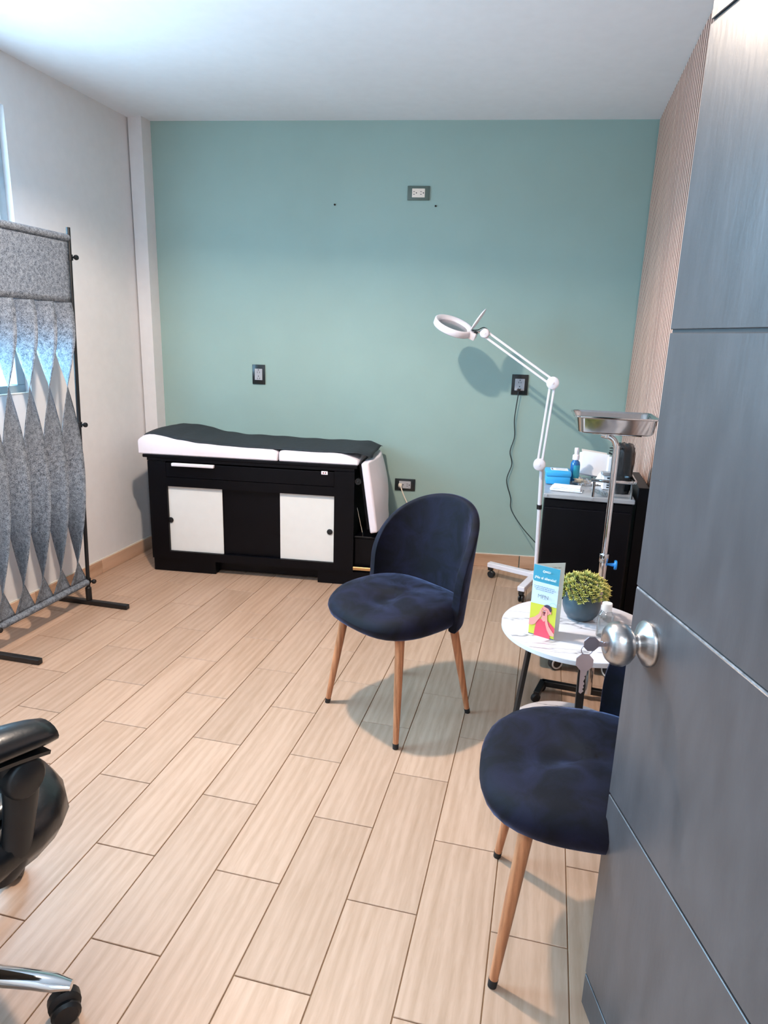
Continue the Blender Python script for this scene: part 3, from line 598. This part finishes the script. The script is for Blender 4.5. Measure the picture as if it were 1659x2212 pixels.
for a in range(0, 190, 30): shape('p_sun', [(.88+.20*math.cos(math.radians(a))-.008, .52-.075*math.sin(math.radians(a))), (.88+.26*math.cos(math.radians(a)), .52-.098*math.sin(math.radians(a))), (.88+.20*math.cos(math.radians(a))+.012, .52-.075*math.sin(math.radians(a))+.003)])
shape('p_sun', [(max(0, min(1, u)), v) for u, v in arc(.86, .535, .15, .055, 0, 180)]); shape('p_pale', [(max(0, min(1, u)), v) for u, v in arc(.86, .536, .125, .046, 0, 180)])
shape('p_red', [(.22, 1), (.24, .90), (.28, .80), (.36, .755), (.50, .735), (.62, .735), (.76, .76), (.90, .80), (1, .83), (1, .90), (.84, .885), (.85, 1)])
shape('p_skin', [(.46, .66), (.62, .66), (.66, .74), (.56, .775), (.46, .745)])
shape('p_skin', arc(.62, .605, .165, .072)); shape('p_hair', arc(.66, .585, .165, .062, -40, 150) + [(.60, .565), (.70, .575), (.765, .61)]); shape('p_skin', arc(.80, .63, .03, .017))
shape('p_dark', arc(.555, .638, .05, .028)); shape('p_white', [(.52, .622), (.60, .622), (.59, .628), (.53, .628)]); shape('p_dark', [(.47, .592), (.53, .598), (.53, .602), (.47, .597)]); shape('p_dark', [(.585, .60), (.66, .595), (.66, .599), (.585, .605)]); shape('p_dark', arc(.555, .676, .035, .009))
shape('p_skin', [(0, .775), (.20, .735), (.36, .675), (.40, .62), (.43, .585), (.46, .59), (.45, .63), (.48, .65), (.46, .70), (.40, .735), (.24, .835), (.12, .86), (0, .865)])
shape('p_skin', [(.60, .73), (.60, .67), (.62, .62), (.655, .595), (.68, .60), (.68, .66), (.70, .74), (.78, .82), (.96, .895), (1, .91), (1, .945), (.84, .945), (.72, .88), (.64, .80)])
shape('p_red', [(0, .775), (0, .775), (.0, .775)]) if False else None
for k, (u0, u1) in enumerate(((.08, .90), (.10, .92), (.16, .86))):
    v = .285 + k*.022; x = u0
    while x < u1-.02: ww = min(.03+.07*random.random(), u1-x); shape('inkb', [(x, v), (x+ww, v), (x+ww, v+.008), (x, v+.008)]); x += ww+.018
shape('p_white', arc(.43, .068, .048, .0175)); shape('p_teal', arc(.43, .068, .026, .0095))
shape('ink', [(.36, .45), (.62, .45), (.62, .4525), (.36, .4525)]); 
prn.obj('printed_picture', [M[k] for k in order], bro, smooth=None)
for body, u, v, sz, mm, bold in (('¡No al silencio!', .50, .176, .0126, 'p_white', .00022), ('MSD', .585, .078, .0095, 'p_white', .0001), ('MPN', .48, .443, .019, 'ink', 0)):
    o = link('lettering', text_mesh(body, sz, bold), bro); o.data.materials.append(M[mm]); x_, y_, z_ = U(u, v, ly[0]+3); o.location = (x_, y_, z_); o.rotation_euler = (PI/2, 0, 0)
o = link('lettering', text_mesh('síntomas pueden ser:', .0085), bro); o.data.materials.append(M['p_gt']); o.location = Matrix.Rotation(ang_b, 3, 'Z') @ Vector((Lb*.56, -.0006, BH*.925)); o.rotation_euler = (PI/2, 0, ang_b)
# potted plant
pp = thing('potted_plant', 'small bushy yellow-green plastic plant in a rounded slate grey pot', 'plant', (2.409, 2.405, TZ))
B().lathe([(0, .001), (.040, .001), (.048, .006), (.060, .022), (.0675, .045), (.068, .060), (.064, .080), (.059, .096), (.058, .101), (.055, .101), (.054, .092), (0, .090)], n=40).obj('pot', M['pot'], pp, smooth=60)
B().ball((0, 0, .105), .052, 20, (1, 1, .6)).obj('inner_foliage', M['soil'], pp)
b = B(); rl = random.Random(11)
for k in range(16):
    a = k*2.4; tilt = .15 + .85*(k/16); d = Vector((math.cos(a)*math.sin(tilt), math.sin(a)*math.sin(tilt), math.cos(tilt))); Ln = .011+.008*rl.random(); s_ = d.cross(Vector((0, 0, 1))).normalized()*.0021
    if s_.length < 1e-4: s_ = Vector((.002, 0, 0))
    up_ = s_.cross(d).normalized()*.0012; p = d*.002; m = d*Ln*.6
    vs = [b.bm.verts.new(q) for q in (p, m+s_, d*Ln, m-s_, m+up_)]
    for f in ((0, 1, 4), (1, 2, 4), (2, 3, 4), (3, 0, 4), (0, 3, 2, 1)): b.bm.faces.new([vs[i] for i in f])
sprig = b.mesh('sprig', M['leaf'])
n_ = 105; G = PI*(3-5**.5)
for k in range(n_):
    zc = 1 - 1.22*(k+.5)/n_; r = math.sqrt(max(0, 1-zc*zc)); a = G*k
    d = Vector((r*math.cos(a), r*math.sin(a), zc)); p = Vector((d.x*.078, d.y*.078, .102 + d.z*.054)) * 1.0
    p += Vector((rl.uniform(-.004, .004), rl.uniform(-.004, .004), rl.uniform(-.003, .004)))
    o = link('sprig', sprig, pp, tuple(p)); o.rotation_euler = (d + Vector((0, 0, .35))).to_track_quat('Z', 'Y').to_euler(); sc = rl.uniform(1.1, 1.6); o.scale = (sc, sc, sc)
# gel bottle
gb = thing('gel_bottle', 'clear squeeze bottle of hand gel with a frosted cap beside the plant', 'bottle', (2.482, 2.262, TZ))
B().lathe([(0, .0005), (.0255, .0005), (.0275, .004), (.0275, .072), (.026, .080), (.019, .090), (.0135, .0945), (.0135, .097)], n=28, sy=.75).obj('bottle_body', M['pet'], gb, smooth=50)
B().lathe([(0, .003), (.0245, .003), (.0252, .06), (.0245, .070), (0, .070)], n=24, sy=.72).obj('gel', M['gel'], gb, smooth=50)
B().lathe([(0, .0955), (.0165, .0955), (.0170, .098), (.0170, .120), (.0160, .1225), (0, .1225)], n=24).obj('cap', M['capw'], gb)

# ------------------------------------------------------------------ magnifier lamp on stand
ml = thing('magnifier_lamp', 'white magnifying examination lamp on a wheeled stand against the green wall', 'lamp', (2.245, 4.155, 0))
O = Vector((2.245, 4.155, 0))
def L(x, y, z): return Vector((x, y, z))-O
for a, ln_ in ((156, .335), (254, .285), (336, .30), (70, .285)):
    a = math.radians(a); d = Vector((math.cos(a), math.sin(a), 0))
    lg = B().bar(d*.0+Vector((0, 0, .092)), d*ln_+Vector((0, 0, .088)), .045, .030, .003).obj('base_leg', M['white'], ml)
    b = B(); c = d*(ln_-.016); b.box(c+Vector((0, 0, .062)), (.03, .03, .026), .003, rmz(a)); 
    for q in (-.009, .009): b.lathe([(0, -.006), (.020, -.006), (.0235, -.003), (.0235, .003), (.020, .006), (0, .006)], c=c+rmz(a)@Vector((-.008, q, .0238)), n=16, mtx=rmz(a)@Matrix.Rotation(PI/2, 3, 'X'))
    b.obj('caster', M['blackp'], lg)
B().lathe([(.030, .075), (.030, .112), (.018, .116)], n=20).obj('base_hub', M['white'], ml)
B().tube([L(2.245, 4.155, .10), L(2.224, 4.15, .785)], .0125, 14).obj('pole', M['white'], ml)
B().tube([L(2.2315, 4.152, .525), L(2.2305, 4.152, .552)], .0165, 14).obj('height_collar', M['blackp'], ml)
yA = 4.09; J1, J2, J3, J4 = L(2.209, yA, .815), L(2.243, yA, 1.297), L(1.832, yA, 1.564), L(1.768, yA, 1.568)
MY = Matrix.Rotation(PI/2, 3, 'X')
for jn, r in ((J1, .036), (J2, .036), (J3, .028)):
    b = B().lathe([(0, -.026), (r*.8, -.026), (r, -.020), (r, .020), (r*.8, .026), (0, .026)], c=jn, n=28, mtx=MY); b.lathe([(0, .026), (.006, .026), (.006, .030), (0, .030)], c=jn, n=10, mtx=MY); b.obj('joint', M['white'], ml, smooth=50)
B().tube([L(2.224, 4.15, .765), J1+Vector((0, .03, -.01)), J1], .012, 10).obj('arm_bracket', M['white'], ml)
def arm(a, c, sp):
    d = (c-a).normalized(); n = Vector((-d.z, 0, d.x)); 
    for q in (-1, 1): B().bar(a+n*sp*q+d*.012, c+n*sp*q-d*.012, .018, .013, .002, up=(n.x, n.y, n.z)).obj('arm_rod', M['white'], ml)
arm(J1, J2, .0125); arm(J2, J3, .0150)
hd_c = L(1.645, yA-.005, 1.598); hu = Vector((-.245, 0, .095)).normalized(); hn = Vector((.30, -.27, .85)); hn = (hn - hu*hn.dot(hu)).normalized(); hv = hn.cross(hu)
HM = Matrix((hu, hv, hn)).transposed()
B().tube([J3, J3*.45+J4*.55+Vector((0, 0, .004)), J4-Vector((.008, 0, 0))], [.014, .008, .010], 10).obj('head_yoke', M['chrome'], ml)
B().tube(smoothpath([J3+Vector((.012, -.012, .026)), J3+Vector((-.01, -.014, .032)), J3+Vector((-.04, -.012, .018)), J4+Vector((-.01, -.004, .012))]), .0026, 6).obj('head_wire', M['cord'], ml)
B().lathe([(0, -.012), (.010, -.012), (.012, 0), (.010, .012), (0, .012)], c=J4+Vector((.012, -.016, -.004)), n=10, mtx=MY).obj('head_knob', M['blackp'], ml)
R_ = .118
hh = B().lathe([(.088, -.020), (R_-.006, -.021), (R_, -.015), (R_, .016), (R_-.004, .020), (R_-.010, .021), (.094, .010), (.088, .004), (.088, -.020)], c=hd_c, n=44, mtx=HM).obj('lamp_ring', M['white'], ml, smooth=50)
B().box(hd_c - hu*(R_+.008), (.045, .072, .042), .006, HM, seg=2).obj('ring_mount', M['white'], ml)
B().lathe([(0, -.006), (.0878, -.004), (.0878, .000), (0, .006)], c=hd_c, n=36, mtx=HM).obj('lens', M['mag'], ml)
lc0 = hd_c - hu*(R_-.012) + hn*.022; lt = Vector((.085, -.02, .125)).normalized(); ln2 = lt.cross(hv).normalized(); lv = ln2.cross(lt); LM = Matrix((lt, lv, ln2)).transposed()
B().lathe([(0, -.010), (.045, -.008), (.068, -.004), (.0735, 0), (.068, .004), (.045, .008), (0, .010)], c=lc0 + lt*.0735, n=36, mtx=LM).obj('lens_cover', M['white'], ml, label='round white lens cover flipped open')

# ------------------------------------------------------------------ black trolley
CX0, CX1, CY0, CY1, CZ = 2.245, 2.632, 3.045, 3.50, .868
ct = thing('trolley', 'black medical trolley with a grey-edged top and steel rail, loaded with supplies', 'trolley', (CX0, CY0, 0)); CO = Vector((CX0, CY0, 0)); cw, cdp = CX1-CX0, CY1-CY0
b = B().box((cw/2, cdp/2, .475), (cw-.006, cdp-.01, .735), .004); b.obj('cabinet_body', M['black'], ct)
B().box((cw/2, -.0015, .46), (cw-.016, .012, .69), .003).obj('front_panel', M['black'], ct)
b = B().box((cw/2, cdp/2, CZ-.0115), (cw+.004, cdp+.008, .021), .003); b.lathe([(0, 0), (.005, 0), (.004, .003), (0, .003)], c=(.012, -.004, CZ-.010), n=10, mtx=MY); b.lathe([(0, 0), (.005, 0), (.004, .003), (0, .003)], c=(.207, -.004, CZ-.010), n=10, mtx=MY); b.obj('top_board', M['cartm'], ct)
b = B(); zr = CZ+.073; pth = [(.196, .004, zr), (.28, .004, zr), (cw-.02, .004, zr), (cw-.006, .010, zr), (cw-.002, .024, zr), (cw-.002, .2, zr), (cw-.002, cdp-.03, zr), (cw-.010, cdp-.008, zr), (cw-.03, cdp-.002, zr), (.19, cdp-.002, zr)]
b.tube(pth, .0072, 10)
for q in ((.210, .004), (cw-.016, .008), (cw-.004, cdp-.05), (.23, cdp-.002)): b.tube([(q[0], q[1], CZ-.004), (q[0], q[1], zr)], .0060, 8)
b.obj('guard_rail', M['tray'], ct)
for wx, wy in ((2.352, 3.075), (2.595, 3.065), (2.30, 3.45), (2.58, 3.45)):
    px_, py_ = wx-CX0, wy-CY0; ra = .55 if wx < 2.5 else -.9
    b = B(); mw = rmz(ra) @ MY; c = Vector((px_+.018, py_, .036))
    b.lathe([(0, -.016), (.028, -.016), (.035, -.010), (.035, .010), (.028, .016), (0, .016)], c=c, n=24, mtx=mw); b.box((px_+.008, py_, .085), (.045, .045, .022), .005, rmz(ra)); b.lathe([(.022, .07), (.024, .12)], c=(px_, py_, 0), n=14)
    cs_ = b.obj('caster', M['blackp'], ct, smooth=50)
    b = B()
    for q in (-1, 1): b.lathe([(.021, -.0015), (.0285, -.0015), (.0285, .0015), (.021, .0015), (.021, -.0015)], c=c + mw @ Vector((0, 0, .0168*q)), n=24, mtx=mw)
    b.obj('tyre_ring', M['tyre'], cs_)
o = B().box((0, 0, .455), (.05, .40, .91), .003).obj('shade_board', M['black'], None, loc=(2.675, 3.31, 0)); tag(o, 'tall black board added as the dark shade between the trolley and the slat wall', 'board')  # black slab put in for the shade between trolley and slats
# supplies on the trolley
bx = thing('plastic_case', 'sky blue plastic case with a printed paper label on the trolley top', 'case', (2.302, 3.300, CZ), math.radians(4))
B().box((0, 0, .021), (.112, .105, .040), .006, seg=2).obj('case_base', M['blue'], bx); B().box((0, 0, .052), (.118, .111, .026), .007, seg=2).obj('case_lid', M['blue'], bx)
lb = B().box((.006, .006, .0654), (.080, .060, .0006)).obj('paper_label', M['label'], bx, smooth=None)
b = B(); rk = random.Random(5)
for k in range(5): b.box((.014+rk.uniform(-.004, .004), -.012+k*.0095, .0659), (.05+rk.uniform(-.012, .006), .0022, .0003))
b.box((-.027, .006, .0659), (.008, .045, .0003)); b.obj('label_print', M['ink'], lb, smooth=None)
sp = thing('spray_bottle', 'small blue spray bottle with a white nozzle standing behind the blue case', 'bottle', (2.383, 3.385, CZ))
B().lathe([(0, .0005), (.021, .0005), (.023, .004), (.023, .082), (.020, .094), (.0125, .102), (.0125, .106), (0, .106)], n=24).obj('bottle_body', M['bottleb'], sp, smooth=50)
b = B(); rs = [[(.0234*math.cos(a), .0234*math.sin(a), z) for a in [math.radians(250+110*k/12) for k in range(13)]] for z in (.012, .080)]; b.rings(rs, close=False); b.obj('label', M['teal'], sp)
b = B().lathe([(0, .105), (.0165, .105), (.0165, .125), (.0145, .129), (.0095, .130), (.0095, .142), (.0105, .144), (.0105, .160), (.009, .163), (0, .163)], n=20); b.obj('nozzle', M['white'], sp)
ob_ = thing('carton', 'open white carton tipped against the rail at the back of the trolley', 'box', (2.470, 3.455, CZ), math.radians(6))
tl = Matrix.Rotation(math.radians(-18), 3, 'X') @ Matrix.Rotation(math.radians(7), 3, 'Y')
B().box(tl @ Vector((0, 0, .062))+Vector((0, 0, .012)), (.128, .045, .115), .001, tl).obj('carton_body', M['paper'], ob_)
B().box(tl @ Vector((-.004, .018, .128))+Vector((0, 0, .010)), (.126, .040, .0012), .0, tl @ Matrix.Rotation(math.radians(35), 3, 'X')).obj('lid_flap', M['kraft'], ob_)
B().box(tl @ Vector((-.068, .012, .075))+Vector((0, 0, .012)), (.0012, .028, .085), .0, tl @ Matrix.Rotation(math.radians(24), 3, 'Z')).obj('side_flap', M['kraft'], ob_)
pk = thing('packet_stack', 'flat stack of folded white paper packets at the front of the trolley', 'packets', (2.345, 3.135, CZ), math.radians(-5))
for k in range(4):
    b = B(); dx_, rr = random.uniform(-.006, .006), random.uniform(-.06, .06)
    b.box((dx_, k*.001, .0032+k*.0052), (.142-.006*k, .070, .0048), .002, rmz(rr)); b.obj('packet', M['gauze'], pk)
def crumple(lab, name, loc, sx, sy, sz, seed, m, cat, rz=0.):
    rr = random.Random(seed); ph = [rr.uniform(0, 6) for _ in range(6)]
    def f(u, v): 
        e = math.sin(PI*u)**.5*math.sin(PI*v)**.5
        return Vector(((u-.5)*sx, (v-.5)*sy, .002+sz*e*(.55+.25*math.sin(u*9+ph[0]+v*4)+.2*math.sin(v*13+ph[1]-u*5)) + rr.uniform(0, .004)))
    b = B().grid(f, 14, 12); o = b.obj(name, m, None, smooth=None, loc=loc, rotz=rz); tag(o, lab, cat); mm = o.modifiers.new('s', 'SOLIDIFY'); mm.thickness = .0006; return o
swp = crumple('crumpled clear pouch of cotton swabs lying before the white carton', 'swab_pouch', (2.420, 3.310, CZ), .085, .09, .034, 4, M['pouch'], 'pouch', .4)
b = B(); rr = random.Random(9)
for k in range(14): a = rr.uniform(-.5, .7); c = Vector((rr.uniform(-.018, .018), rr.uniform(-.02, .02), .006+.0015*k)); d = Vector((math.cos(a), math.sin(a), rr.uniform(-.05, .05)))*.026; b.tube([c-d, c+d], .0018, 6)
sb_ = b.obj('swab_bundle', M['beige'], swp, label='loose bundle of beige swabs'); sb_.location = (-.003, 0, 0)
crumple('crumpled white tissue-like pouch heaped between carton and rail', 'tissue_pouch', (2.502, 3.352, CZ), .062, .09, .058, 8, M['gauze'], 'pouch', -.3)
crumple('shiny clear wrapper lying flat beside the rail post', 'wrapper', (2.492, 3.135, CZ), .05, .15, .010, 15, M['pouch'], 'wrapper', .35)
rl_ = thing('bandage_roll', 'small black and white ribbed roll standing behind the guard rail', 'roll', (2.523, 3.235, CZ), .1)
B().box((0, 0, .034), (.040, .034, .066), .003).obj('roll_box', M['gauze'], rl_)
b = B()
for k in range(5): b.box((.012, -.0176, .012+k*.011), (.028, .002, .005))
b.obj('dark_ribs', M['blackp'], rl_)
B().box((0, 0, .075), (.052, .044, .014), .002).obj('roll_lid', M['cartm'], rl_)
wb = B().box((0, 0, .070), (.030, .055, .138), .001).obj('carton', M['paper'], None, loc=(2.541, 3.305, CZ), rotz=.05); tag(wb, 'tall narrow white carton beside the black bag on the trolley', 'box')
bg_ = thing('lined_bin', 'tall black bin with a gathered black bag at the right of the trolley top', 'bin', (2.578, 3.185, CZ))
b = B(); rs = []; rr = random.Random(2); N = 40
for z, r in ((.001, .041), (.02, .045), (.08, .047), (.14, .048), (.19, .048), (.212, .045), (.222, .036), (.226, .02)):
    rs.append([(r*(1+.05*math.sin(9*2*PI*i/N+z*20)+.02*rr.uniform(-1, 1))*math.cos(2*PI*i/N), r*(1+.05*math.sin(9*2*PI*i/N+z*20))*math.sin(2*PI*i/N), z+.003*math.sin(5*2*PI*i/N)*(z > .15)) for i in range(N)])
b.rings(rs).obj('bag_wall', M['bag'], bg_, smooth=60)
b = B()
for k in range(16):
    a = rr.uniform(2.2, 4.4); c = Vector((math.cos(a)*.042, math.sin(a)*.042, .19+rr.uniform(-.035, .035))); d = Vector((math.cos(a), math.sin(a), rr.uniform(-.3, .6)))
    lp = [c + d*.011*(1-math.cos(t)) + Vector((-d.y, d.x, .4)).normalized()*.008*math.sin(t) for t in [2*PI*j/10 for j in range(11)]]
    b.tube(lp, .0016, 5)
b.obj('gathered_edge', M['bag'], bg_)

# ------------------------------------------------------------------ instrument stand (tray on a chrome post)
my = thing('instrument_stand', 'chrome post stand carrying a steel tray, with a blue height knob', 'instrument stand', (2.509, 2.825, 0))
b = B(); b.bar((-.20, .02, .040), (.19, -.012, .040), .026, .026, .002); b.bar((-.195, .025, .040), (-.222, -.10, .040), .026, .026, .002); b.bar((.19, -.005, .040), (.165, -.12, .040), .026, .026, .002)
fr = b.obj('base_frame', M['blackm'], my)
for q in ((-.219, -.088), (.166, -.108), (-.196, .016), (.186, -.008)):
    b = B().lathe([(0, -.010), (.018, -.010), (.0215, -.006), (.0215, .006), (.018, .010), (0, .010)], c=(q[0]-.004, q[1]-.004, .0217), n=16, mtx=rmz(.6)@MY); b.lathe([(.007, .022), (.007, .04)], c=(q[0], q[1], 0), n=8); b.obj('caster', M['blackp'], fr)
B().tube([(0, 0, .03), (0, 0, .665)], .0165, 20).obj('lower_tube', M['chrome'], my); B().lathe([(.0178, .640), (.0195, .643), (.0195, .675), (.0178, .678)], n=20).obj('collar', M['tray'], my)
B().tube(smoothpath([(0, 0, .66), (0, 0, 1.09), (-.002, 0, 1.125), (-.012, .004, 1.150), (-.03, .01, 1.163), (-.06, .02, 1.168)], 5), .0125, 16).obj('upper_tube', M['chrome'], my, smooth=60)
b = B().tube([(.015, 0, .632), (.032, 0, .632)], .005, 10); b.tube([(.026, 0, .632), (.046, 0, .632)], [.006, .009], 10)
b.lathe([(0, 0), (.019, 0), (.021, .003), (.021, .008), (.019, .011), (0, .011)], c=(.044, 0, .632), n=10, mtx=Matrix.Rotation(PI/2, 3, 'Y')); b.obj('height_knob', M['bluek'], my, label='blue star-shaped height knob')
b = B().bar((-.10, .015, 1.178), (.09, -.005, 1.178), .02, .012, .002); b.lathe([(.014, 1.160), (.014, 1.182)], c=(-.04, .013, 0), n=14); b.obj('tray_bracket', M['chrome'], my)
def rrect(hw, hd, r, z, n=6):
    out = []
    for cx_, cy_, a0 in ((hw-r, hd-r, 0), (-hw+r, hd-r, 90), (-hw+r, -hd+r, 180), (hw-r, -hd+r, 270)):
        for k in range(n+1): a = math.radians(a0+90*k/n); out.append(Vector((cx_+r*math.cos(a), cy_+r*math.sin(a), z)))
    return out
ty = thing('steel_tray', 'shiny rectangular steel tray resting on the chrome stand', 'tray', (2.488, 2.850, 1.185), math.radians(1.5))
b = B().rings([rrect(.132, .105, .02, .0, 6), rrect(.140, .112, .024, .006), rrect(.150, .122, .03, .058), rrect(.156, .128, .03, .064), rrect(.163, .135, .034, .063), rrect(.163, .135, .034, .067), rrect(.156, .128, .03, .068), rrect(.1475, .120, .028, .060), rrect(.137, .110, .022, .009), rrect(.130, .103, .018, .003)])
b.obj('tray_body', M['tray'], ty, smooth=50)
